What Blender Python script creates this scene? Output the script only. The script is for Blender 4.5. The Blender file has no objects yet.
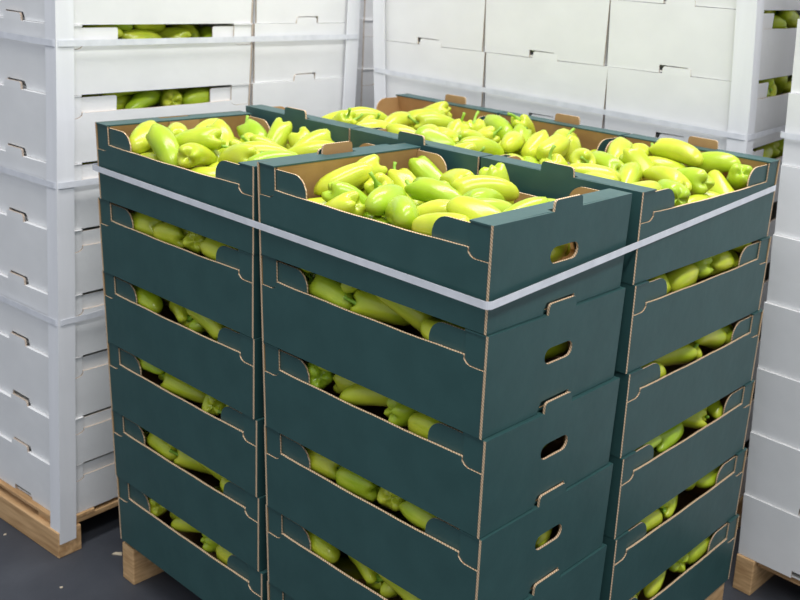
import bpy, bmesh, math, random
from math import sin, cos, pi, radians
from mathutils import Vector, Matrix, Quaternion

C = bpy.context.scene.collection
rnd = random.Random(4)

# ------------------------------------------------------------------ materials
def new_mat(name):
    m = bpy.data.materials.new(name); m.use_nodes = True
    nt = m.node_tree
    return m, nt, nt.nodes['Principled BSDF']

def noise_mat(name, c1, c2, scale=8, rough=.5, spec=.4, bump=0.0, bscale=60, stretch=(1, 1, 1), detail=4, coords='Object'):
    m, nt, b = new_mat(name)
    tc = nt.nodes.new('ShaderNodeTexCoord'); mp = nt.nodes.new('ShaderNodeMapping')
    mp.inputs['Scale'].default_value = stretch
    nt.links.new(tc.outputs[coords], mp.inputs['Vector'])
    n = nt.nodes.new('ShaderNodeTexNoise'); n.inputs['Scale'].default_value = scale; n.inputs['Detail'].default_value = detail
    nt.links.new(mp.outputs[0], n.inputs['Vector'])
    r = nt.nodes.new('ShaderNodeValToRGB')
    r.color_ramp.elements[0].position = .35; r.color_ramp.elements[1].position = .65
    r.color_ramp.elements[0].color = (*c1, 1); r.color_ramp.elements[1].color = (*c2, 1)
    nt.links.new(n.outputs['Fac'], r.inputs[0]); nt.links.new(r.outputs[0], b.inputs['Base Color'])
    b.inputs['Roughness'].default_value = rough; b.inputs['Specular IOR Level'].default_value = spec
    if bump:
        n2 = nt.nodes.new('ShaderNodeTexNoise'); n2.inputs['Scale'].default_value = bscale
        nt.links.new(mp.outputs[0], n2.inputs['Vector'])
        bp = nt.nodes.new('ShaderNodeBump'); bp.inputs['Strength'].default_value = bump; bp.inputs['Distance'].default_value = .01
        nt.links.new(n2.outputs['Fac'], bp.inputs['Height']); nt.links.new(bp.outputs[0], b.inputs['Normal'])
    return m

def flute_mat(name, light, dark, scale=230):
    # cut edge of corrugated board: light liner with dark flutes
    m, nt, b = new_mat(name)
    tc = nt.nodes.new('ShaderNodeTexCoord')
    sp = nt.nodes.new('ShaderNodeSeparateXYZ'); nt.links.new(tc.outputs['Object'], sp.inputs[0])
    ad = nt.nodes.new('ShaderNodeMath'); ad.operation = 'ADD'
    nt.links.new(sp.outputs[0], ad.inputs[0]); nt.links.new(sp.outputs[1], ad.inputs[1])
    ad2 = nt.nodes.new('ShaderNodeMath'); ad2.operation = 'ADD'
    nt.links.new(ad.outputs[0], ad2.inputs[0]); nt.links.new(sp.outputs[2], ad2.inputs[1])
    mu = nt.nodes.new('ShaderNodeMath'); mu.operation = 'MULTIPLY'; mu.inputs[1].default_value = 2*pi*scale
    nt.links.new(ad2.outputs[0], mu.inputs[0])
    si = nt.nodes.new('ShaderNodeMath'); si.operation = 'SINE'; nt.links.new(mu.outputs[0], si.inputs[0])
    mr = nt.nodes.new('ShaderNodeMapRange'); mr.inputs[1].default_value = -1; nt.links.new(si.outputs[0], mr.inputs[0])
    r = nt.nodes.new('ShaderNodeValToRGB'); r.color_ramp.elements[0].position = .15; r.color_ramp.elements[1].position = .5
    r.color_ramp.elements[0].color = (*dark, 1); r.color_ramp.elements[1].color = (*light, 1)
    nt.links.new(mr.outputs[0], r.inputs[0]); nt.links.new(r.outputs[0], b.inputs['Base Color'])
    b.inputs['Roughness'].default_value = .9
    return m

GREEN = noise_mat('green_board', (.028, .081, .081), (.033, .092, .092), 14, .42, .5, .05, 40)
KRAFT = noise_mat('kraft_board', (.40, .235, .10), (.46, .28, .125), 18, .8, .2, .05, 60)
GEDGE = flute_mat('board_edge', (.72, .54, .36), (.36, .22, .12), 160)
WHITE = noise_mat('white_board', (.82, .825, .84), (.87, .875, .89), 6, .6, .3, .06, 30)
WINNER = noise_mat('white_board_inside', (.55, .54, .50), (.62, .60, .56), 6, .7, .3)
WEDGE = flute_mat('white_board_edge', (.58, .48, .40), (.42, .32, .24), 160)
STRAP = noise_mat('strap_plastic', (.70, .72, .78), (.80, .82, .88), 30, .35, .5)
POST = noise_mat('paper_edge_board', (.80, .81, .85), (.87, .88, .92), 20, .55, .3, .04, 40, (1, 1, .1))
WOOD = noise_mat('pallet_wood', (.50, .30, .14), (.70, .46, .24), 14, .75, .25, .25, 90, (1, 1, 8))
WOODX = noise_mat('pallet_wood_long', (.45, .26, .12), (.68, .44, .23), 10, .75, .25, .25, 60, (.6, 6, 8))
FLOORM = noise_mat('floor_concrete', (.048, .053, .067), (.066, .072, .088), 5, .55, .35, .05, 80, coords='Object')
WALLM = noise_mat('wall_paint', (.62, .63, .64), (.68, .69, .70), 2, .8, .2)
CHIPM = noise_mat('wood_chip_mat', (.65, .55, .40), (.8, .7, .55), 40, .8)

def pepper_mat():
    m, nt, b = new_mat('pepper_skin')
    tc = nt.nodes.new('ShaderNodeTexCoord')
    oi = nt.nodes.new('ShaderNodeObjectInfo')
    va = nt.nodes.new('ShaderNodeVectorMath'); va.operation = 'ADD'
    nt.links.new(tc.outputs['Object'], va.inputs[0]); nt.links.new(oi.outputs['Random'], va.inputs[1])
    n = nt.nodes.new('ShaderNodeTexNoise'); n.inputs['Scale'].default_value = 16; n.inputs['Detail'].default_value = 2
    nt.links.new(va.outputs[0], n.inputs['Vector'])
    r = nt.nodes.new('ShaderNodeValToRGB')
    e = r.color_ramp.elements
    e[0].position = .3; e[0].color = (.43, .54, .022, 1); e[1].position = .75; e[1].color = (.63, .66, .06, 1)
    nt.links.new(n.outputs['Fac'], r.inputs[0])
    # each pepper its own ripeness, from greener to yellower
    h = nt.nodes.new('ShaderNodeValToRGB')
    h.color_ramp.elements[0].color = (.70, .90, .75, 1); h.color_ramp.elements[1].color = (1, 1, 1, 1)
    h.color_ramp.elements[1].position = .35
    nt.links.new(oi.outputs['Random'], h.inputs[0])
    mx = nt.nodes.new('ShaderNodeMix'); mx.data_type = 'RGBA'; mx.blend_type = 'MULTIPLY'; mx.inputs[0].default_value = 1
    nt.links.new(r.outputs[0], mx.inputs[6]); nt.links.new(h.outputs[0], mx.inputs[7])
    nt.links.new(mx.outputs[2], b.inputs['Base Color'])
    b.inputs['Roughness'].default_value = .24; b.inputs['Specular IOR Level'].default_value = .5
    b.inputs['Subsurface Weight'].default_value = .25; b.inputs['Subsurface Radius'].default_value = (.012, .014, .003)
    b.inputs['Subsurface Scale'].default_value = .6
    return m
PEPM = pepper_mat()
STEMM = noise_mat('pepper_stem', (.20, .40, .03), (.34, .54, .06), 40, .45, .4)

# ------------------------------------------------------------------ helpers
def tag(o, label=None, cat=None, group=None, kind=None):
    if label: o['label'] = label
    if cat: o['category'] = cat
    if group: o['group'] = group
    if kind: o['kind'] = kind
    return o

def link(name, data, parent=None):
    o = bpy.data.objects.new(name, data); C.objects.link(o)
    if parent: o.parent = parent
    return o

def mesh_of(name, bm, mats, smooth=False):
    me = bpy.data.meshes.new(name); bm.normal_update(); bm.to_mesh(me); bm.free()
    for m in mats: me.materials.append(m)
    if smooth: me.polygons.foreach_set('use_smooth', [True]*len(me.polygons))
    return me

def rect(x0, y0, x1, y1): return [(x0, y0), (x1, y0), (x1, y1), (x0, y1)]

def plate(bm, loops, place, t, front=0, back=1, side=2):
    """flat board: 2-D loops (outer first, holes after), place(a, b, depth) -> 3-D, thickness t"""
    fs = []
    for d, mi in ((0, front), (t, back)):
        edges = []; rings = []
        for lp in loops:
            vs = [bm.verts.new(place(a, b, d)) for a, b in lp]
            rings.append(vs)
            for i in range(len(vs)): edges.append(bm.edges.new((vs[i], vs[(i+1) % len(vs)])))
        r = bmesh.ops.triangle_fill(bm, use_beauty=True, use_dissolve=False, edges=edges)
        for g in r['geom']:
            if isinstance(g, bmesh.types.BMFace): g.material_index = mi
        fs.append(rings)
    for ra, rb in zip(*fs):
        for i in range(len(ra)):
            f = bm.faces.new((ra[i], ra[(i+1) % len(ra)], rb[(i+1) % len(ra)], rb[i])); f.material_index = side

def box(bm, x0, y0, z0, x1, y1, z1, mi=0):
    v = [bm.verts.new((x, y, z)) for z in (z0, z1) for y in (y0, y1) for x in (x0, x1)]
    for q in ((0, 2, 3, 1), (4, 5, 7, 6), (0, 1, 5, 4), (2, 6, 7, 3), (0, 4, 6, 2), (1, 3, 7, 5)):
        f = bm.faces.new([v[i] for i in q]); f.material_index = mi

def arc(cx, cy, r, a0, a1, n=6):
    return [(cx+r*cos(radians(a0+(a1-a0)*i/n)), cy+r*sin(radians(a0+(a1-a0)*i/n))) for i in range(n+1)]

# ------------------------------------------------------------------ trays
H = .181; T = .005; X = .294; Y = .1975
WTOP = H-.046; STEP = H-.062

def taper(bm, sx=.0045, sy=.0045):
    for v in bm.verts:
        k = 1-max(0, min(1, v.co.z/H))
        v.co.x *= 1-sx/X*k; v.co.y *= 1-sy/Y*k

def tray_meshes(kind):
    out, inn, edge = (GREEN, KRAFT, GEDGE) if kind == 'green' else (WHITE, WINNER, WEDGE)
    mats = [out, inn, edge]; M = {}
    LEDGE = .050 if kind == 'green' else .066
    # base
    bm = bmesh.new(); box(bm, -X+T, -Y+T, .001, X-T, Y-T, .001+T, 0)
    for f in bm.faces:
        if f.calc_center_median().z > .001+T*.9: f.material_index = 1
    taper(bm); bmesh.ops.recalc_face_normals(bm, faces=bm.faces[:]); M['base'] = mesh_of('base', bm, mats)
    # long side wall at -Y : low in the middle, stepped lower at both ends
    xe = X-T-.0005
    def half(s):
        pts = [(xe, 0), (xe, STEP)]
        pts += [(X-LEDGE+.014, STEP)] + [(X-LEDGE+.003-.0+.011*cos(radians(a)), STEP+.008+.008*sin(radians(a))) for a in (-60, -120)][:0]
        pts += [(X-LEDGE+.006, STEP+.003), (X-LEDGE, STEP+.009), (X-LEDGE, WTOP)]
        return pts
    R = half(1)
    top = [(X-LEDGE-.004, WTOP+.0005)] + [(x, WTOP-.0022+.0022*(abs(x)/.24)**2+.0006*sin(40*x)) for x in [.22-.04*i for i in range(12)]] + [(-X+LEDGE+.004, WTOP+.0005)]
    loop = R + top + [(-a, b) for a, b in reversed(R)]
    for nm, s in (('side_wall', -1), ('side_wall_far', 1)):
        bm = bmesh.new(); plate(bm, [loop], lambda a, b, d: (a, s*(Y-d), b), T)
        taper(bm); bmesh.ops.recalc_face_normals(bm, faces=bm.faces[:]); M[nm] = mesh_of('side_wall', bm, mats)
    # end wall at +X: outer panel with hand hole, bottom notch and standing tab; ledge; inner wall
    def hole(dx, z, r=.015):
        return arc(dx+.026, z, r, -90, 90, 6)+arc(dx-.026, z, r, 90, 270, 6)
    for nm, s in (('end_wall', 1), ('end_wall_far', -1), ('pressed', -1)):
        bm = bmesh.new()
        w = .040
        tab = [(w, H-.001)] + arc(w-.008, H+.012, .007, 0, 90, 3) + arc(-w+.008, H+.012, .007, 90, 180, 3) + [(-w, H-.001)]
        if nm == 'pressed': tab = []
        nb = [(-w-.006, 0), (-w-.006, .006)] + [(-w+.002, .020), (w+.003, .021), (w+.003, 0)]
        outer = [(Y, 0), (Y, H)] + tab + [(-Y, H), (-Y, 0)] + nb
        hs = [hole(0, H-.078)] if kind == 'green' else []
        plate(bm, [outer]+hs, lambda a, b, d: (s*(X-d), a, b), T)
        for f in bm.faces:
            if f.material_index == 2 and abs(f.calc_center_median().z-H) < .0015: f.material_index = 0
        # ledge folded in from the top, slot left where the tab was cut free
        led = [(-Y, .0), (-w-.001, 0), (-w-.001, .016), (w+.001, .016), (w+.001, 0), (Y, 0), (Y, LEDGE), (-Y, LEDGE)]
        led = [(a, b+T) if b < .001 else (a, b) for a, b in led]
        plate(bm, [led], lambda a, b, d: (s*(X-b), a, H-.0003-d), .003, 0, 1, 0)
        if nm == 'pressed': plate(bm, [rect(-w, 0, w, .03)], lambda a, b, d: (s*(X-LEDGE+.0045+(.020)*b/.03*.1-d-.006), a, H-.004-b), .0025, 1, 1, 1)
        # inner wall leaning down and out from the ledge's inner edge
        iy = Y-.010
        inner = [(iy, .006), (iy, H-.0035), (-iy, H-.0035), (-iy, .006)]
        plate(bm, [inner]+([arc(.045, H-.091, .026, -90, 90, 6)+arc(-.045, H-.091, .026, 90, 270, 6)] if hs else []), lambda a, b, d: (s*(X-LEDGE+.0001+(.041)*(1-b/H)+d*1), a, b), .003, 1, 0, 1)
        taper(bm); bmesh.ops.recalc_face_normals(bm, faces=bm.faces[:]); M[nm] = mesh_of('end_wall', bm, mats)
    # hanging corner tab and rounded inner flap, four of each
    for ix in (-1, 1):
        for iy in (-1, 1):
            bm = bmesh.new()
            lp = [(X-T-.0003, H-.001), (X-T-.0003, STEP+.001)] + [(X-LEDGE+.015, STEP+.001), (X-LEDGE+.007, STEP+.004), (X-LEDGE+.001, STEP+.010), (X-LEDGE+.001, H-.001)]
            plate(bm, [lp], lambda a, b, d: (ix*a, iy*(Y-.002-d), b), .003)
            taper(bm); bmesh.ops.recalc_face_normals(bm, faces=bm.faces[:]); M['corner_tab', ix, iy] = mesh_of('corner_tab', bm, mats)
            bm = bmesh.new(); fx = X-(.165 if kind == 'white' and ix < 0 else .135); r = .034 if kind == 'green' else .006; zt = H-.007
            lp = [(X-LEDGE+.012, .05), (X-LEDGE+.012, zt)] + [(a, b) for a, b in arc(fx+r, zt-r, r, 90, 180, 7)] + [(fx+.004, .05)]
            plate(bm, [lp], lambda a, b, d: (ix*a, iy*(Y-T-.0012-d), b), .003)
            taper(bm); bmesh.ops.recalc_face_normals(bm, faces=bm.faces[:]); M['corner_flap', ix, iy] = mesh_of('corner_flap', bm, mats)
    return M

TM = {'green': tray_meshes('green'), 'white': tray_meshes('white')}

def make_tray(kind, name):
    root = link(name, None); M = TM[kind]
    for k, me in M.items():
        if k == 'pressed': continue
        nm = k if isinstance(k, str) else k[0]
        link(nm.replace('_far', ''), me, root)
    root.empty_display_size = .1
    return root
PROTO = {}
def place_tray(kind, name, loc, rz, label, group, sz=1.0):
    if kind not in PROTO:
        r = make_tray(kind, name); PROTO[kind] = r
    else:
        src = PROTO[kind]; r = src.copy(); C.objects.link(r)
        for ch in src.children:
            c = ch.copy(); C.objects.link(c); c.parent = r
    r.location = loc; r.rotation_euler = (0, 0, rz); r.scale = (1, 1, sz)
    tag(r, label, 'tray', group)
    return r

# ------------------------------------------------------------------ peppers
# name, length, radius, lobes, lobe depth, bend, taper
PEPPERS = [(.130,.0270,3,.030,.010,.0),(.116,.0280,3,.045,-.006,-.06),(.098,.0290,4,.055,.004,-.12),(.138,.0245,3,.035,.014,.04),(.120,.0260,3,.065,.011,.06)]
PROF = [(0,.0),(.0,.22),(-.015,.5),(.005,.74),(.05,.92),(.13,1.0),(.26,1.03),(.4,1.0),(.54,.95),(.67,.88),(.78,.80),(.87,.69),(.94,.51),(.98,.28),(1.0,.0)]
def pepper_body(i, S=1.0, segs=20):
    L,Rr,nl,ld,bend,tp = PEPPERS[i]
    bm = bmesh.new(); rings=[]
    rnd = random.Random(50+i); ph=[rnd.uniform(0,6) for _ in range(3)]
    for j,(t,r) in enumerate(PROF):
        z = (.5-t)*L
        if j==0: z -= .05*L*.9
        if j==1: z -= .028*L
        off = bend*(1-(2*t-1)**2)
        off2 = .25*bend*sin(3*t+ph[0])
        if r==0: rings.append([bm.verts.new((off*S,off2*S,z*S))]); continue
        rr = Rr*r*(1-tp*(t-.3)); ring=[]
        for k in range(segs):
            a=2*pi*k/segs
            lob = 1+ld*(.6+.8*abs(t-.45))*cos(nl*a+ph[1]+.5*sin(2.2*t))+.03*cos(2*a+ph[2]+t)
            zz = z + .006*cos(nl*a+ph[1])*(1 if t<.1 else 0)
            ring.append(bm.verts.new(((off+rr*lob*cos(a))*S,(off2+rr*lob*sin(a))*S,zz*S)))
        rings.append(ring)
    for a,b in zip(rings,rings[1:]):
        n=max(len(a),len(b))
        for k in range(n):
            if len(a)==1: bm.faces.new((a[0],b[k],b[(k+1)%n]))
            elif len(b)==1: bm.faces.new((a[k],b[0],a[(k+1)%n]))
            else: bm.faces.new((a[k],b[k],b[(k+1)%n],a[(k+1)%n]))
    bmesh.ops.recalc_face_normals(bm, faces=bm.faces[:])
    return bm

PM = []
for i in range(5):
    PM.append(mesh_of('pepper', pepper_body(i), [PEPM], True))
def tube(bm, pts, rs, n=8):
    rings = []
    for i, p in enumerate(pts):
        p = Vector(p)
        d = (Vector(pts[min(i+1, len(pts)-1)])-Vector(pts[max(i-1, 0)])).normalized()
        a = d.orthogonal().normalized(); b = d.cross(a)
        if i: # keep the frame steady
            a = (pa-d*pa.dot(d)).normalized(); b = d.cross(a)
        pa = a
        rings.append([bm.verts.new(p+(a*cos(2*pi*k/n)+b*sin(2*pi*k/n))*rs[i]) for k in range(n)])
    for r0, r1 in zip(rings, rings[1:]):
        for k in range(n): bm.faces.new((r0[k], r0[(k+1) % n], r1[(k+1) % n], r1[k]))
    bm.faces.new(rings[0][::-1]); bm.faces.new(rings[-1])
SM = []
for i in range(5):
    L = PEPPERS[i][0]; bm = bmesh.new(); z = L*.5-.006; c = (.008, -.006, .012, .004, -.010)[i]
    tube(bm, [(0, 0, z-.002), (0, 0, z+.003), (c*.2, 0, z+.009), (c*.6, .001, z+.017), (c*1.2, .003, z+.024), (c*1.9, .005, z+.029)], [.010, .0085, .0042, .0034, .0034, .0042])
    bmesh.ops.recalc_face_normals(bm, faces=bm.faces[:])
    SM.append(mesh_of('stem', bm, [STEMM], True))
pepper_n = 0
def place_pepper(v, M, label, group, stem=True):
    o = link('pepper', PM[v]); o.matrix_world = M
    if stem: link('stem', SM[v], o)
    tag(o, label, 'pepper', group)
    return o
PEPDATA = {
'B|0': [[2,-0.2167,0.0426,0.0897,0.621,0.595,-0.322,0.397],[3,-0.0539,-0.1249,0.0792,0.104,0.67,-0.08,0.73],[4,0.1853,0.0934,0.0814,0.734,-0.264,-0.625,0.046],[0,0.0215,-0.069,0.1047,0.011,-0.448,-0.231,-0.864],[1,-0.119,-0.1538,0.106,0.563,0.296,0.354,0.685],[1,-0.0778,0.0927,0.1055,0.84,0.447,0.139,0.274],[2,0.0625,-0.1631,0.0934,0.626,0.291,0.612,0.385],[4,-0.222,-0.0063,0.1326,0.661,-0.435,-0.252,-0.557],[1,-0.0446,-0.1001,0.1349,0.374,-0.609,0.415,0.563],[0,-0.0557,0.0044,0.0851,0.47,0.655,-0.178,0.565],[1,0.0464,-0.1446,0.1373,0.177,-0.702,0.268,0.636],[1,0.2069,-0.0179,0.1418,0.565,-0.362,0.499,0.548],[3,-0.0798,-0.0295,0.08,0.575,-0.202,-0.644,-0.463],[0,-0.148,-0.001,0.1095,0.294,0.317,-0.294,0.852],[1,-0.1678,0.1603,0.1267,0.851,0.054,-0.518,-0.06],[1,0.1757,0.0728,0.1316,0.735,-0.185,0.635,-0.146],[3,-0.0098,0.0119,0.1291,0.763,-0.062,-0.621,0.168],[0,0.0274,0.1015,0.1412,0.573,0.181,-0.684,0.414],[1,-0.1963,-0.1405,0.0863,0.7,-0.34,0.587,0.223],[4,0.0705,0.0481,0.132,0.581,0.518,-0.377,0.502],[1,-0.1496,0.0636,0.1077,0.375,0.358,-0.254,-0.817],[1,0.1793,-0.1067,0.1538,0.572,-0.288,0.764,-0.073],[2,-0.0793,0.1322,0.1388,0.636,0.526,0.419,0.378],[4,-0.1274,-0.098,0.1078,0.893,0.267,-0.318,0.171],[1,-0.1948,-0.0596,0.145,0.073,0.483,0.709,-0.508],[1,0.1275,-0.0076,0.1333,0.403,0.516,0.457,-0.602],[1,0.156,-0.1668,0.1407,0.557,-0.488,0.461,-0.489],[2,0.0086,0.1623,0.1337,0.394,0.198,-0.045,-0.896],[0,0.226,0.035,0.092,0.702,0.702,0.088,0.088]],
'A|0': [[3,-0.2115,-0.1094,0.0936,0.625,0.498,-0.455,0.393],[0,-0.1272,-0.1641,0.0978,0.009,-0.675,-0.062,-0.735],[1,-0.0243,0.0229,0.1187,0.728,0.461,-0.184,0.472],[3,0.0391,-0.1424,0.0964,0.532,-0.658,0.196,-0.496],[0,-0.069,-0.0535,0.1126,0.785,-0.164,-0.516,0.302],[0,-0.0988,0.005,0.1302,0.921,-0.166,-0.311,0.164],[0,-0.0603,0.1637,0.0976,0.734,0.049,-0.677,0.02],[1,0.0972,-0.0909,0.1477,0.774,0.065,0.622,0.1],[1,-0.1767,0.1046,0.1006,0.149,-0.669,-0.127,0.717],[0,0.0244,-0.0588,0.101,0.186,-0.33,-0.594,-0.709],[1,0.2141,-0.0834,0.1547,0.388,0.515,0.538,-0.543],[1,-0.1795,0.0128,0.1455,0.372,-0.506,0.366,0.687],[1,-0.0793,0.0553,0.1298,0.327,0.307,-0.842,-0.299],[1,0.0224,0.1669,0.1251,0.678,-0.24,-0.336,0.608],[3,0.182,0.0351,0.1527,0.339,-0.615,-0.213,-0.679],[0,0.0024,-0.1205,0.1376,0.065,-0.268,0.549,-0.789],[1,0.0887,-0.0119,0.1454,0.19,0.574,0.392,-0.693],[1,-0.1875,-0.1374,0.1495,0.438,-0.594,0.203,0.643],[0,-0.0653,-0.1605,0.1448,0.887,-0.077,-0.455,0.023],[3,-0.1835,-0.0604,0.1484,0.206,0.625,-0.202,0.726],[1,0.0466,0.036,0.1341,0.202,0.339,0.365,-0.843],[1,0.0968,0.1044,0.1523,0.496,-0.417,0.421,0.635],[2,-0.1243,0.1179,0.1402,0.83,-0.098,-0.549,-0.004],[0,-0.0706,-0.0913,0.1526,0.373,-0.592,-0.095,-0.708],[3,-0.0618,0.1202,0.1312,0.919,-0.362,-0.132,-0.081]],
'C|0': [[1,0.1507,-0.1327,0.1179,0.525,0.723,-0.449,-0.029],[3,0.0735,-0.1107,0.0887,0.249,0.327,-0.6,0.686],[1,0.1474,0.1391,0.1475,0.787,-0.31,0.53,-0.059],[0,0.2137,-0.0765,0.1521,0.545,-0.646,-0.439,-0.304],[3,-0.1973,-0.025,0.1403,0.578,0.236,-0.607,0.493],[0,0.1969,-0.1389,0.121,0.907,0.256,-0.324,0.083],[1,0.137,0.0111,0.1338,0.603,0.621,0.469,-0.175],[1,-0.1771,-0.1303,0.1496,0.593,0.38,-0.604,-0.373],[3,0.1816,0.0998,0.1383,0.83,0.076,-0.538,0.128],[1,-0.031,-0.1572,0.0942,0.739,0.012,0.674,-0.003],[3,0.0513,0.1154,0.1402,0.298,-0.034,-0.736,0.607],[2,-0.0851,0.1455,0.1189,0.803,-0.096,-0.227,-0.544],[3,0.0026,-0.0685,0.1392,0.506,0.265,-0.656,0.493],[2,0.0615,0.0263,0.1481,0.867,-0.432,0.137,0.208],[3,-0.0523,-0.0155,0.1292,0.218,-0.584,-0.082,-0.778],[0,-0.0078,0.1394,0.1451,0.617,0.035,-0.616,0.488],[0,0.164,-0.0087,0.1723,0.701,-0.659,-0.155,-0.223],[1,0.0446,-0.0996,0.1386,0.594,0.539,0.313,-0.508],[2,-0.0798,-0.1345,0.1377,0.512,0.071,-0.697,0.497],[1,-0.1408,0.0257,0.1501,0.329,0.034,0.757,-0.564]],
'D|0': [[1,0.0739,-0.0558,0.1044,0.732,-0.102,0.671,-0.064],[2,-0.0383,-0.1434,0.108,0.241,-0.567,-0.367,-0.697],[1,0.1066,0.0819,0.1092,0.225,-0.3,-0.627,0.682],[0,-0.1036,-0.0453,0.1461,0.762,-0.124,-0.635,-0.018],[4,-0.1718,0.1219,0.1476,0.645,-0.283,-0.504,-0.5],[0,-0.0861,-0.1213,0.1189,0.63,0.288,-0.615,0.376],[0,0.1539,0.1154,0.1502,0.516,-0.585,-0.286,-0.556],[2,0.093,-0.1565,0.1306,0.948,-0.184,0.028,-0.258],[1,0.1759,-0.1578,0.107,0.678,0.162,0.643,0.317],[2,-0.0134,-0.0449,0.1114,0.053,-0.318,0.595,0.736],[1,0.0251,0.081,0.1272,0.479,0.115,0.412,-0.767],[2,-0.0118,0.1272,0.1382,0.222,-0.355,-0.007,-0.908],[1,-0.2145,-0.0616,0.1398,0.613,0.324,0.45,-0.563],[4,-0.0695,0.1505,0.1453,0.756,0.16,-0.622,0.125],[2,0.0125,-0.1596,0.1615,0.758,-0.178,0.621,-0.092],[2,0.0398,-0.0923,0.1505,0.79,0.007,0.57,0.226],[1,-0.0612,0.021,0.1496,0.049,-0.583,-0.157,0.796],[1,-0.0699,0.081,0.1464,0.492,-0.479,-0.331,0.647],[2,0.0699,0.1198,0.1313,0.989,-0.097,-0.055,-0.092],[0,0.0116,-0.0385,0.1501,0.362,-0.737,0.016,-0.571],[4,0.167,-0.0741,0.1401,0.018,0.576,0.187,0.796],[4,0.2015,0.0717,0.1364,0.943,0.037,-0.251,-0.214],[2,-0.1722,0.0471,0.1608,0.478,0.845,0.077,0.226],[4,0.11,0.0115,0.1262,0.221,-0.392,-0.119,-0.885]],
'E|0': [[1,0.2086,-0.1225,0.1171,0.081,-0.019,-0.788,0.61],[0,-0.1669,-0.163,0.1512,0.733,-0.166,-0.65,0.111],[1,-0.1564,-0.0852,0.129,0.887,0.327,0.121,0.302],[4,0.0806,-0.0687,0.0971,0.735,-0.246,-0.632,0.002],[4,-0.2102,-0.045,0.1312,0.909,0.258,0.154,0.29],[0,0.0696,-0.1475,0.147,0.76,-0.215,-0.6,-0.128],[2,0.1838,-0.0105,0.1522,0.257,-0.112,0.555,-0.783],[1,-0.1477,0.0254,0.1425,0.678,0.16,0.567,-0.44],[3,-0.0392,-0.0876,0.1436,0.149,-0.631,-0.04,-0.76],[4,-0.0431,0.0041,0.1501,0.711,-0.216,-0.635,-0.214],[1,0.1021,-0.0523,0.1474,0.616,0.161,0.676,-0.372]],
'A|1': [[1,0.0301,-0.1177,0.1397,0.725,0.651,0.03,0.223],[2,-0.0533,-0.1591,0.1359,0.162,0.637,0.222,0.72],[2,0.1281,-0.1508,0.1393,0.552,0.446,-0.485,-0.511],[1,-0.1685,-0.1565,0.134,0.719,-0.076,0.689,0.055],[0,0.1828,-0.1551,0.1735,0.825,-0.158,-0.542,0.031]],
'A|2': [[0,-0.1688,-0.1605,0.1285,0.723,-0.189,-0.65,0.141],[3,0.0295,-0.1123,0.1284,0.717,-0.655,-0.204,-0.125],[0,0.0823,-0.166,0.1538,0.13,0.765,0.258,0.576],[0,-0.0483,-0.1423,0.1307,0.208,0.678,-0.008,0.705],[0,0.1656,-0.1276,0.1432,0.828,-0.493,-0.261,-0.053],[1,-0.1219,-0.1246,0.1565,0.784,0.195,0.33,-0.489]],
'A|3': [[0,-0.1031,-0.1032,0.1286,0.399,-0.651,-0.187,-0.618],[3,-0.0283,-0.1474,0.1265,0.726,0.201,-0.644,-0.131],[3,-0.1665,-0.1583,0.1423,0.636,-0.1,-0.765,-0.034],[4,0.064,-0.1206,0.1271,0.261,0.545,-0.402,0.688],[0,-0.1785,-0.0507,0.1822,0.628,0.133,-0.646,0.414],[0,0.1401,-0.0851,0.1489,0.323,0.364,-0.726,0.486],[2,-0.1071,-0.0456,0.1718,0.284,-0.507,-0.092,-0.808]],
'A|4': [[1,-0.1181,-0.158,0.1322,0.004,-0.671,0.056,0.739],[1,0.004,-0.1416,0.1321,0.094,0.651,0.19,-0.729],[2,-0.2147,-0.105,0.136,0.576,0.553,-0.387,0.46],[3,0.0682,-0.1444,0.1521,0.873,0.174,-0.443,-0.104],[4,0.1736,-0.1548,0.1448,0.692,-0.285,0.636,-0.188],[0,-0.184,-0.1198,0.1809,0.63,-0.562,-0.374,-0.383],[0,-0.0744,-0.1208,0.1684,0.608,-0.501,-0.482,-0.384]],
'A|5': [[0,-0.0713,-0.1121,0.1309,0.732,0.276,-0.619,0.058],[1,-0.1938,-0.1346,0.1345,0.746,0.379,0.547,-0.03],[2,0.0672,-0.1282,0.1376,0.735,0.603,-0.301,0.077],[2,-0.2171,-0.0482,0.1749,0.623,0.769,-0.084,0.113],[3,-0.0286,-0.1441,0.1356,0.473,-0.608,0.142,-0.621],[2,0.1383,-0.1589,0.1358,0.166,0.644,0.202,0.719],[1,-0.0172,-0.0509,0.1746,0.033,-0.72,-0.297,0.626]],
'B|1': [[1,-0.1181,-0.158,0.1322,0.004,-0.671,0.056,0.739],[1,0.004,-0.1416,0.1321,0.094,0.651,0.19,-0.729],[2,-0.2147,-0.105,0.136,0.576,0.553,-0.387,0.46],[3,0.0682,-0.1444,0.1521,0.873,0.174,-0.443,-0.104],[4,0.1736,-0.1548,0.1448,0.692,-0.285,0.636,-0.188],[0,-0.184,-0.1198,0.1809,0.63,-0.562,-0.374,-0.383],[0,-0.0744,-0.1208,0.1684,0.608,-0.501,-0.482,-0.384],[0,0.1135,-0.1,0.1405,0.586,0.506,0.462,0.432],[2,0.226,0.05,0.086,0.699,0.699,-0.106,-0.106]],
'B|2': [[0,-0.0713,-0.1121,0.1309,0.732,0.276,-0.619,0.058],[1,-0.1938,-0.1346,0.1345,0.746,0.379,0.547,-0.03],[2,0.0672,-0.1282,0.1376,0.735,0.603,-0.301,0.077],[0,-0.0927,-0.1549,0.1798,0.14,-0.646,-0.044,-0.749],[3,-0.0286,-0.1441,0.1356,0.473,-0.608,0.142,-0.621],[2,0.1383,-0.1589,0.1358,0.166,0.644,0.202,0.719],[1,0.226,0.04,0.088,0.706,0.706,0.035,0.035]],
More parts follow.
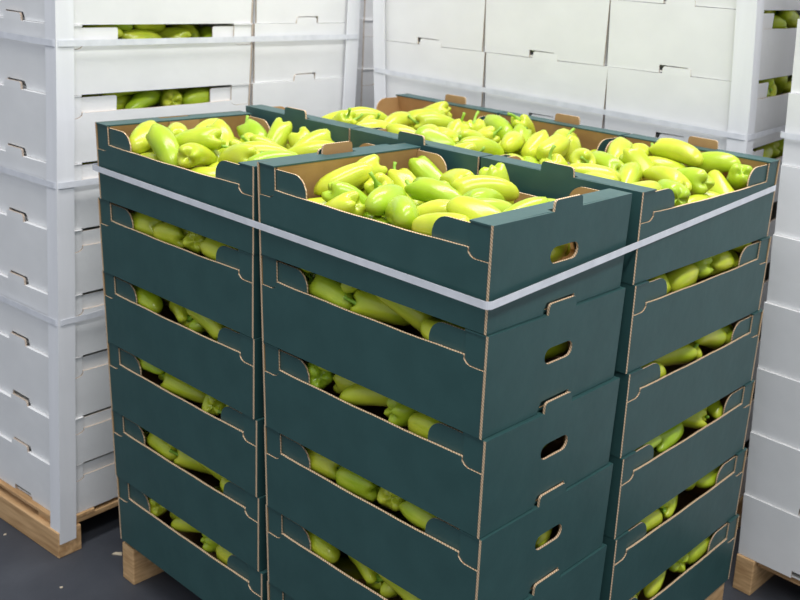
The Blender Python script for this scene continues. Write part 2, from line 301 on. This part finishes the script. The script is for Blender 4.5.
'B|3': [[1,0.0301,-0.1177,0.1397,0.725,0.651,0.03,0.223],[2,-0.0533,-0.1591,0.1359,0.162,0.637,0.222,0.72],[2,0.1281,-0.1508,0.1393,0.552,0.446,-0.485,-0.511],[1,-0.1685,-0.1565,0.134,0.719,-0.076,0.689,0.055],[4,0.226,0.045,0.084,0.685,0.685,0.175,0.175]],
'B|4': [[0,-0.1688,-0.1605,0.1285,0.723,-0.189,-0.65,0.141],[3,0.0295,-0.1123,0.1284,0.717,-0.655,-0.204,-0.125],[0,0.0823,-0.166,0.1538,0.13,0.765,0.258,0.576],[0,-0.0483,-0.1423,0.1307,0.208,0.678,-0.008,0.705],[3,-0.0524,-0.0651,0.1718,0.532,0.286,-0.606,0.518],[0,0.08,-0.0971,0.1785,0.746,-0.286,-0.598,-0.06],[1,-0.1567,-0.0224,0.1598,0.831,0.187,0.274,0.446]],
'B|5': [[0,-0.1785,-0.0507,0.1822,0.628,0.133,-0.646,0.414],[2,-0.1071,-0.0456,0.1718,0.284,-0.507,-0.092,-0.808]],
'C|1': [[1,0.0301,-0.1177,0.1397,0.725,0.651,0.03,0.223],[2,-0.0533,-0.1591,0.1359,0.162,0.637,0.222,0.72],[2,0.1281,-0.1508,0.1393,0.552,0.446,-0.485,-0.511],[0,0.2031,-0.1092,0.1299,0.68,-0.659,-0.13,-0.293],[1,-0.1685,-0.1565,0.134,0.719,-0.076,0.689,0.055],[0,0.1828,-0.1551,0.1735,0.825,-0.158,-0.542,0.031]],
'C|2': [[0,-0.1688,-0.1605,0.1285,0.723,-0.189,-0.65,0.141],[3,0.0295,-0.1123,0.1284,0.717,-0.655,-0.204,-0.125],[4,0.2269,-0.0991,0.1314,0.169,-0.094,-0.648,-0.737],[0,0.0823,-0.166,0.1538,0.13,0.765,0.258,0.576],[0,-0.0483,-0.1423,0.1307,0.208,0.678,-0.008,0.705],[0,0.1656,-0.1276,0.1432,0.828,-0.493,-0.261,-0.053]],
'C|3': [[3,-0.0283,-0.1474,0.1265,0.726,0.201,-0.644,-0.131],[3,0.1924,-0.125,0.1255,0.456,-0.644,-0.212,-0.576],[3,-0.1665,-0.1583,0.1423,0.636,-0.1,-0.765,-0.034],[4,0.064,-0.1206,0.1271,0.261,0.545,-0.402,0.688],[0,0.1401,-0.0851,0.1489,0.323,0.364,-0.726,0.486]],
'C|4': [[1,-0.1181,-0.158,0.1322,0.004,-0.671,0.056,0.739],[1,0.004,-0.1416,0.1321,0.094,0.651,0.19,-0.729],[3,0.0682,-0.1444,0.1521,0.873,0.174,-0.443,-0.104],[4,0.1736,-0.1548,0.1448,0.692,-0.285,0.636,-0.188],[0,-0.0744,-0.1208,0.1684,0.608,-0.501,-0.482,-0.384],[4,0.1191,-0.0628,0.1724,0.722,-0.114,-0.681,0.05]],
'C|5': [[0,-0.0713,-0.1121,0.1309,0.732,0.276,-0.619,0.058],[1,-0.1938,-0.1346,0.1345,0.746,0.379,0.547,-0.03],[2,0.0672,-0.1282,0.1376,0.735,0.603,-0.301,0.077],[3,0.2259,-0.0926,0.1274,0.288,0.211,-0.651,0.67],[3,-0.0286,-0.1441,0.1356,0.473,-0.608,0.142,-0.621],[2,0.1383,-0.1589,0.1358,0.166,0.644,0.202,0.719]],
'L|5|near corner column': [[0,-0.1688,-0.1605,0.1285,0.723,-0.189,-0.65,0.141],[1,-0.1219,-0.1246,0.1565,0.784,0.195,0.33,-0.489],[3,-0.1943,-0.0977,0.1545,0.493,-0.835,-0.131,0.207]],
'L|6|near corner column': [[0,-0.0713,-0.1121,0.1309,0.732,0.276,-0.619,0.058],[1,0.1298,-0.08,0.1338,0.612,-0.107,0.677,-0.394],[1,-0.1938,-0.1346,0.1345,0.746,0.379,0.547,-0.03],[2,0.0672,-0.1282,0.1376,0.735,0.603,-0.301,0.077],[3,0.2259,-0.0926,0.1274,0.288,0.211,-0.651,0.67],[3,0.0323,-0.0224,0.125,0.736,-0.016,-0.676,0.046],[0,-0.0927,-0.1549,0.1798,0.14,-0.646,-0.044,-0.749],[3,-0.0286,-0.1441,0.1356,0.473,-0.608,0.142,-0.621],[2,0.1383,-0.1589,0.1358,0.166,0.644,0.202,0.719],[1,-0.1588,-0.1208,0.1841,0.217,0.631,-0.052,-0.743],[0,0.0463,-0.0677,0.1491,0.328,-0.501,0.019,-0.8]],
'L|7|near corner column': [[3,-0.0283,-0.1474,0.1265,0.726,0.201,-0.644,-0.131],[3,0.1924,-0.125,0.1255,0.456,-0.644,-0.212,-0.576],[3,-0.1665,-0.1583,0.1423,0.636,-0.1,-0.765,-0.034],[4,0.064,-0.1206,0.1271,0.261,0.545,-0.402,0.688],[4,0.1756,-0.0222,0.1462,0.75,-0.13,0.613,-0.214],[0,-0.1197,-0.1288,0.1759,0.734,-0.194,-0.65,-0.033],[1,-0.0069,-0.1352,0.1781,0.677,-0.32,0.66,0.064],[0,0.1401,-0.0851,0.1489,0.323,0.364,-0.726,0.486]],
'M|5|right column': [[1,0.0301,-0.1177,0.1397,0.725,0.651,0.03,0.223],[2,-0.0533,-0.1591,0.1359,0.162,0.637,0.222,0.72],[2,0.1281,-0.1508,0.1393,0.552,0.446,-0.485,-0.511]],
'M|6|right column': [[1,-0.1181,-0.158,0.1322,0.004,-0.671,0.056,0.739],[1,0.004,-0.1416,0.1321,0.094,0.651,0.19,-0.729],[3,0.0682,-0.1444,0.1521,0.873,0.174,-0.443,-0.104],[4,0.1736,-0.1548,0.1448,0.692,-0.285,0.636,-0.188],[0,-0.0744,-0.1208,0.1684,0.608,-0.501,-0.482,-0.384]],
'M|7|right column': [[3,0.0295,-0.1123,0.1284,0.717,-0.655,-0.204,-0.125],[0,0.0823,-0.166,0.1538,0.13,0.765,0.258,0.576],[0,-0.0483,-0.1423,0.1307,0.208,0.678,-0.008,0.705],[4,-0.0131,-0.0897,0.1495,0.562,0.424,-0.202,0.681],[0,0.08,-0.0971,0.1785,0.746,-0.286,-0.598,-0.06],[1,-0.1219,-0.1246,0.1565,0.784,0.195,0.33,-0.489]],
'M|8|right column': []}
ORD = ['first', 'second', 'third', 'fourth', 'fifth', 'sixth', 'seventh', 'eighth', 'ninth', 'tenth', 'eleventh', 'twelfth', 'thirteenth']+['fourteenth','fifteenth','sixteenth','seventeenth','eighteenth','nineteenth','twentieth']
SIZE = ['long', 'medium', 'plump', 'slender', 'lobed']
CAM = Vector((.9373, -1.18695, 1.580))
VIEW = Vector((-.649, .761, 0)); RIGHT = Vector((.761, .649, 0))

# ------------------------------------------------------------------ setting
def struct(name, bm, mat):
    o = link(name, mesh_of(name, bm, [mat])); tag(o, kind='structure'); return o
bm = bmesh.new(); box(bm, -7, -5, -.1, 6, 7, 0); struct('floor', bm, FLOORM)
bm = bmesh.new(); box(bm, -7, 7, 0, 6, 7.15, 5); struct('wall_back', bm, WALLM)
bm = bmesh.new(); box(bm, -7.15, -5, 0, -7, 7.15, 5); struct('wall_left', bm, WALLM)

# ------------------------------------------------------------------ pallets
PH = .102
def pallet(ox, oy, rz, along, label, zt=PH):
    """stringer pallet, near corner of the load at (ox, oy); size 1.2 x 1.0"""
    r = link('pallet', None); r.location = (ox, oy, 0); r.rotation_euler = (0, 0, rz)
    tag(r, label, 'pallet')
    def board(name, x0, y0, z0, x1, y1, z1, m, e=.0015):
        bm = bmesh.new(); box(bm, x0, y0, z0, x1, y1, z1); bmesh.ops.bevel(bm, geom=bm.edges[:], offset=e, affect='EDGES')
        link(name, mesh_of(name, bm, [m]), r)
    i0 = .006 if along == 'x' else .025
    hb = zt-.028
    if along == 'x':      # long skids, cross boards, long deck boards
        for y in (-.008, .46, .938): board('skid', -1.195, y, 0, .004, y+.066, hb-.0005, WOODX, .002)
        for x in (-1.19, -.65, -.115): board('cross_board', x, .006, hb, x+.11, .994, hb+.0155, WOOD)
        for i in range(6):
            y = .002+i*.896/5; board('deck_board', -1.2, y, hb+.016, .0, y+.10, zt-.001, WOODX)
    else:
        sx = [(-1.196, -1.144), (-.63, -.56), (-.075, -.012)]
        for a, b in sx: board('skid', a, .008, 0, b, .992, zt-.001, WOOD, .002)
        for (a, b), (c, d) in zip(sx, sx[1:]):
            for i in range(6):
                y = .03+i*.84/5; board('deck_board', b+.0005, y, zt-.022, c-.0005, y+.10, zt-.003, WOODX)
    return r

class Stack:
    def __init__(s, x, y, a, lx, ly, zs):
        s.x, s.y, s.a, s.lx, s.ly, s.zs = x, y, a, lx, ly, zs
    def p(s, u, v, z, off=0):
        c, sn = cos(s.a), sin(s.a)
        return Vector((s.x-u*c-v*sn+s.lx*z, s.y-u*sn+v*c+s.ly*z, z))
    def zk(s, k):
        i = max(0, min(int(math.floor(k)), len(s.zs)-2)); return s.zs[i]+(k-i)*(s.zs[i+1]-s.zs[i])

# ------------------------------------------------------------------ the green stack
GH = .1821
GS = Stack(0, 0, 0, -.0025, -.0319, [PH+GH*i for i in range(7)])
pallet(0, 0, 0, 'y', 'wooden pallet under the stack of dark green trays')
COLS = {'A': (.9, .2, 0, 'left column'), 'B': (.3, .2, 0, 'near corner column'), 'C': (.2, .7, pi/2, 'right column'),
        'D': (.6, .7, pi/2, 'back middle column'), 'E': (1.0, .7, pi/2, 'back left column')}
LEVEL = ['topmost tray', 'second tray from top', 'third tray from top', 'fourth tray from top', 'fifth tray from top', 'lowest tray']
ADJ = {('A',0):(-.002,0,0),('A',1):(-.010,0,0),('A',2):(-.012,0,0),('A',3):(-.010,0,0),('A',4):(-.010,0,0),('A',5):(-.004,0,0),('B',0):(-.004,0,0),('B',1):(-.003,0,0)}
TRAYM = {}
for c, (u, v, rz, cn) in COLS.items():
    for L in range(6):
        k = 5-L; dx, dy, dz = ADJ.get((c, L), (0, {'C': .014 if L in (0, 1, 5) else .018, 'D': .010, 'E': .010}.get(c, 0), 0))
        sz = 1.0
        z = GS.zs[k]
        if c == 'A': z = .012+PH+.1782*k; sz = .978
        p = GS.p(u, v, z)+Vector((dx, dy, dz))
        vis = 'open, heaped with pale green peppers' if L == 0 else 'with peppers under the tray above'
        if c in 'DE' and L > 0: vis = 'closed in by its neighbours'
        r = place_tray('green', 'cardboard_tray', p, rz+rnd.gauss(0, .002), 'dark green tray, %s, %s of the green stack' % (LEVEL[L].replace(' tray', ''), cn), 'dark green cardboard trays', sz)
        if (c, L) == ('A', 0): tray_pressed = r
        TRAYM[c, L] = Matrix.Translation(r.location) @ Matrix.Rotation(r.rotation_euler.z, 4, 'Z') @ Matrix.Diagonal((1, 1, sz, 1))

# the outer stacking tab of the top left tray is pressed down inside
for ch in tray_pressed.children:
    if ch.data == TM['green']['end_wall_far']: ch.data = TM['green']['pressed']

# ------------------------------------------------------------------ white stacks
def zlist(h, n, z0=PH): return [z0+h*i for i in range(n+1)]
LS = Stack(-1.3845, -.0601, .064, .0064, .0281, [PH, PH+.142]+[PH+.274+.168*i for i in range(9)])
MS = Stack(-.1332, 1.1754, .1174, -.0341, -.0308, zlist(.1767, 10))
RS = Stack(.3494, 1.0985, -.0355, -.0217, .0114, zlist(.1754, 10))
NS = Stack(-1.68, 1.22, .0, 0, 0, zlist(.170, 9, .184))
WN = ['lowest', 'second', 'third', 'fourth', 'fifth', 'sixth', 'seventh', 'eighth', 'ninth', 'tenth']
WT = {}
def white_stack(key, S, where, short, cells, along, n=10, u0=0):
    r = pallet(*S.p(-.0 + u0, 0, 0).xy, S.a, along, 'wooden pallet under the %s of white trays' % where, S.zs[0])
    for (u, v, rz, cn) in cells:
        for k in range(n):
            z = S.zs[k]; h = S.zs[k+1]-z
            p = S.p(u, v, z)
            p += Vector((rnd.gauss(0, .0012), rnd.gauss(0, .0012), 0))
            t = place_tray('white', 'cardboard_tray', p, S.a+rz, 'white cardboard tray, %s from floor, %s, %s' % (WN[k], cn, short), 'white cardboard trays', (h-.0008)/H)
            WT[key, cn, k] = Matrix.Translation(t.location) @ Matrix.Rotation(t.rotation_euler.z, 4, 'Z') @ Matrix.Diagonal((1, 1, t.scale.z, 1))
white_stack('L', LS, 'left-hand stack', 'left-hand white stack', [(.2, .3, pi/2, 'near corner column'), (.6, .3, pi/2, 'second column'), (1.0, .3, pi/2, 'far left column'), (.3, .8, 0, 'rear column beside the green stack'), (.9, .8, 0, 'rear left column')], 'x')
white_stack('M', MS, 'middle stack behind the green trays', 'middle white stack', [(.207, .3, pi/2, 'right column'), (.605, .3, pi/2, 'centre column'), (1.002, .3, pi/2, 'left column'), (.3, .8, 0, 'rear right column'), (.9, .8, 0, 'rear left column')], 'y')
white_stack('R', RS, 'right-hand stack', 'right-hand white stack', [(.2, .3, pi/2, 'leftmost column'), (-.2, .3, pi/2, 'centre column'), (-.6, .3, pi/2, 'rightmost column'), (.1, .8, 0, 'rear left column'), (-.5, .8, 0, 'rear right column')], 'y', 10, -.8)
white_stack('N', NS, 'far stack in the gap', 'far white stack', [(.2, .3, pi/2, 'right column'), (.6, .3, pi/2, 'left column')], 'x', 9)

# ------------------------------------------------------------------ corner boards and straps
def edge_post(S, u, v, su, sv, z0, z1, label, w=.048):
    bm = bmesh.new(); t = .004; e = .0015
    du, dv = (-su*e, -sv*e)
    prof = [(-su*t, -sv*t), (su*w, -sv*t), (su*w, 0), (0, 0), (0, sv*w), (-su*t, sv*w)]
    n = 12; rings = []
    for i in range(n+1):
        z = z0+(z1-z0)*i/n
        wob = .0012*sin(i*1.7)
        rings.append([bm.verts.new(S.p(u+a+du-su*wob, v+b+dv, z)-S.p(u, v, z0)) for a, b in prof])
    for a, b in zip(rings, rings[1:]):
        for k in range(6): bm.faces.new((a[k], a[(k+1) % 6], b[(k+1) % 6], b[k]))
    bm.faces.new(rings[0]); bm.faces.new(rings[-1])
    bmesh.ops.recalc_face_normals(bm, faces=bm.faces[:])
    o = link('corner_board', mesh_of('corner_board', bm, [POST])); o.location = S.p(u, v, z0)
    tag(o, label, 'edge protector'); return o
edge_post(LS, 0, 0, 1, 1, .040, LS.zs[-1], 'white cardboard corner board down the near corner of the left-hand stack', .042)
edge_post(LS, 0, 1.0, 1, -1, .10, LS.zs[-1], 'white cardboard corner board on the rear corner of the left-hand stack')
edge_post(MS, 0, 0, 1, 1, .10, MS.zs[-1], 'white cardboard corner board on the right corner of the middle stack')
edge_post(MS, 1.199, 0, -1, 1, .10, MS.zs[-1], 'white cardboard corner board on the left corner of the middle stack', .040)

def strap(S, us, vs, zs, label, w=.014, off=.003, uoff=0, twist=(0, 0, 0, 0)):
    """band round the four corners (u, v); zs = heights at near, left, back-left, back-right corners"""
    u0, u1 = us; v0, v1 = vs
    cs = [(u0, v0), (u1, v0), (u1, v1), (u0, v1)]
    pts = []; r = .006
    for i in range(4):
        u, v = cs[i]; su = 1 if i in (0, 3) else -1; sv = 1 if i in (0, 1) else -1
        # rounded corner, order near -> left -> back left -> back right
        a0 = {0: 180, 1: 270, 2: 0, 3: 90}[i]
        for j in range(5):
            a = radians(a0+90*j/4)
            pts.append((u+su*r+(r+off)*cos(a), v+sv*r+(r+off)*sin(a), zs[i]+.0))
        nu, nv = cs[(i+1) % 4]
    # subdivide the long spans
    P = []
    for i in range(len(pts)):
        a = pts[i]; b = pts[(i+1) % len(pts)]
        P.append(a)
        if i % 5 == 4:
            for j in range(1, 8):
                f = j/8; P.append(tuple(a[q]+(b[q]-a[q])*f for q in range(3)))
    bm = bmesh.new(); rings = []; n = len(P)
    for i, (u, v, z) in enumerate(P):
        pu, pv, _ = P[i-1]; nu, nv, _ = P[(i+1) % n]
        d = Vector((nu-pu, nv-pv)).normalized(); nrm = Vector((-d.y, d.x))
        ring = []
        for o_, dz in ((-.0004, -w/2), (.0004, -w/2), (.0004, w/2), (-.0004, w/2)):
            ring.append(bm.verts.new(S.p(u+nrm.x*o_, v+nrm.y*o_, z+dz)))
        rings.append(ring)
    for i in range(n):
        a, b = rings[i], rings[(i+1) % n]
        for k in range(4): bm.faces.new((a[k], a[(k+1) % 4], b[(k+1) % 4], b[k]))
    bmesh.ops.recalc_face_normals(bm, faces=bm.faces[:])
    c = S.p((u0+u1)/2, (v0+v1)/2, zs[0])
    bmesh.ops.translate(bm, verts=bm.verts[:], vec=-c)
    o = link('strap', mesh_of('strap', bm, [STRAP])); o.location = c
    tag(o, label, 'strap'); return o
zt = GS.zs[6]
strap(GS, (.006, 1.200), (0, 1.011), (zt-.128, zt-.116, zt-.085, zt-.066), 'white plastic strap slanting round the top trays of the green stack', .0135, .0035)
for k, t in ((7.75, 'highest strap of the left-hand stack'), (5.72, 'middle strap of the left-hand stack'), (3.64, 'lowest strap of the left-hand stack')):
    z = LS.zk(k); strap(LS, (0, 1.2), (0, 1.0), (z, z, z, z), 'flat white plastic strap, '+t, .015, .0075)
zs = [MS.zk(k) for k in (6.24, 6.47, 6.45, 6.2)]
strap(MS, (0, 1.2), (0, 1.0), zs, 'flat white plastic strap round the middle stack above the green trays', .014, .0075)
z = RS.zk(6.42); strap(RS, (-.8, .4), (0, 1.0), (z, z, z, z), 'flat white plastic strap round the right-hand stack', .014, .004)

# ------------------------------------------------------------------ peppers in the trays
TOPN = {'A': 'top left green tray', 'B': 'top near green tray', 'C': 'top right green tray', 'D': 'top back middle tray', 'E': 'top back left tray'}
def up(M): return abs((M.to_quaternion() @ Vector((0, 0, 1))).z)
for key, lst in PEPDATA.items():
    kk = key.split('|')
    Ms = []
    for e in lst:
        T_ = (TRAYM[kk[0], int(kk[1])] if kk[0] in COLS else WT[kk[0], kk[2], int(kk[1])]).copy()
        loc = T_ @ Vector(e[1:4])
        q = T_.to_3x3().normalized().to_quaternion() @ Quaternion(e[4:8]).normalized()
        ql = Quaternion(e[4:8]).normalized(); tip = Vector(e[1:4])+ql @ Vector((.01, 0, PEPPERS[e[0]][0]/2+.03))
        clear = abs(tip.y) < .183 and abs(tip.x) < .235 and (tip.z < H-.006 or (kk[0] in COLS and kk[1] == '0'))
        stem = clear and int(abs(e[1]*1e4)+abs(e[2]*1e4)) % 5 < 3
        Ms.append((e[0], Matrix.LocRotScale(loc, q, None), e[1:4], stem))
    top = kk[0] in COLS and kk[1] == '0'
    if top:
        Ms.sort(key=lambda m: m[1].translation.dot(VIEW)); per = 7
        nr = max(1, round(len(Ms)/per)); n = len(Ms)
        for r in range(nr):
            row = sorted(Ms[r*n//nr:(r+1)*n//nr], key=lambda m: m[1].translation.dot(RIGHT))
            for i, (v, M, _, st) in enumerate(row):
                pose = 'standing on end' if up(M) > .75 else ('tilted' if up(M) > .35 else 'lying flat')
                lab = '%s pepper %s, %s from left, row %s, %s' % (SIZE[v], pose, ORD[i], ('one (nearest)', 'two', 'three', 'four', 'five', 'six')[r], TOPN[kk[0]])
                place_pepper(v, M, lab, 'peppers heaped in the %s' % TOPN[kk[0]], st)
    else:
        Ms.sort(key=lambda m: m[1].translation.dot(RIGHT))
        for i, (v, M, l, st) in enumerate(Ms):
            if kk[0] in COLS:
                L = int(kk[1]); w = '%s, %s' % (LEVEL[L], COLS[kk[0]][3]); 
                if kk[0] == 'B' and l[0] > .2 and l[2] < .112: lab = 'pepper behind the hand hole, %s' % w
                else: lab = '%s pepper, %s from left in opening, %s' % (SIZE[v], ORD[i], w)
            else:
                w = '%s white tray from floor, %s' % (WN[int(kk[1])], {'L': 'left-hand stack', 'M': 'middle stack', 'R': 'right-hand stack'}[kk[0]])
                lab = '%s pepper, %s from left in slot, %s' % (SIZE[v], ORD[i], w)
            place_pepper(v, M, lab, 'peppers showing in the side openings', st)

# ------------------------------------------------------------------ litter on the floor
def chip(x, y, rz, l, w, h, label, name='wood_chip'):
    bm = bmesh.new(); box(bm, -l/2, -w/2, 0, l/2, w/2, h)
    for v in bm.verts: v.co.x *= 1-.4*(v.co.y > 0); v.co.y += .3*w*(v.co.x > 0)
    bmesh.ops.bevel(bm, geom=bm.edges[:], offset=.0008, affect='EDGES')
    o = link(name, mesh_of(name, bm, [CHIPM])); o.location = (x, y, 0); o.rotation_euler.z = rz
    tag(o, label, 'litter'); return o
chip(-1.295, .05, .5, .028, .010, .004, 'pale wood splinter beside the green stack pallet')
chip(-1.259, -.124, .1, .007, .006, .003, 'tiny pale crumb on the floor in front of the left-hand pallet')
chip(-1.584, -.115, 1, .007, .005, .003, 'tiny pale crumb at the left edge beside the left-hand pallet')


# ------------------------------------------------------------------ light
w = bpy.data.worlds.new('world'); bpy.context.scene.world = w; w.use_nodes = True
bg = w.node_tree.nodes['Background']; bg.inputs[0].default_value = (.86, .92, 1.0, 1); bg.inputs[1].default_value = 0.56
def area(name, loc, size, sy, energy, col, tgt=None):
    l = bpy.data.lights.new(name, 'AREA'); l.shape = 'RECTANGLE'; l.size = size; l.size_y = sy; l.energy = energy; l.color = col
    o = link(name, l); o.location = loc
    d = (Vector(tgt)-Vector(loc)) if tgt else Vector((0, 0, -1))
    o.rotation_euler = d.to_track_quat('-Z', 'Y').to_euler()
    tag(o, label='overhead strip light of the warehouse', cat='light')
area('ceiling_strip_light', (-.6, .9, 4.3), .6, 5, 150, (1, .985, .95))
area('ceiling_strip_light', (1.6, -.9, 4.3), .6, 5, 150, (1, .985, .95))


# ------------------------------------------------------------------ camera
cd = bpy.data.cameras.new('camera'); cam = link('camera', cd)
cam.location = CAM; cam.rotation_euler = (1.3342202, -.0619510, .7057439)
cd.sensor_width = 36; cd.lens = 1006.89*36/800; cd.shift_x = -90.79/800; cd.shift_y = -90.77/800
cd.dof.use_dof = True; cd.dof.focus_distance = 1.85; cd.dof.aperture_fstop = 6.3
sc = bpy.context.scene; sc.camera = cam
sc.view_settings.view_transform = 'Standard'; sc.view_settings.look = 'None'; sc.view_settings.gamma = 1
sc.view_settings.use_curve_mapping = False; sc.view_settings.exposure = 0.05
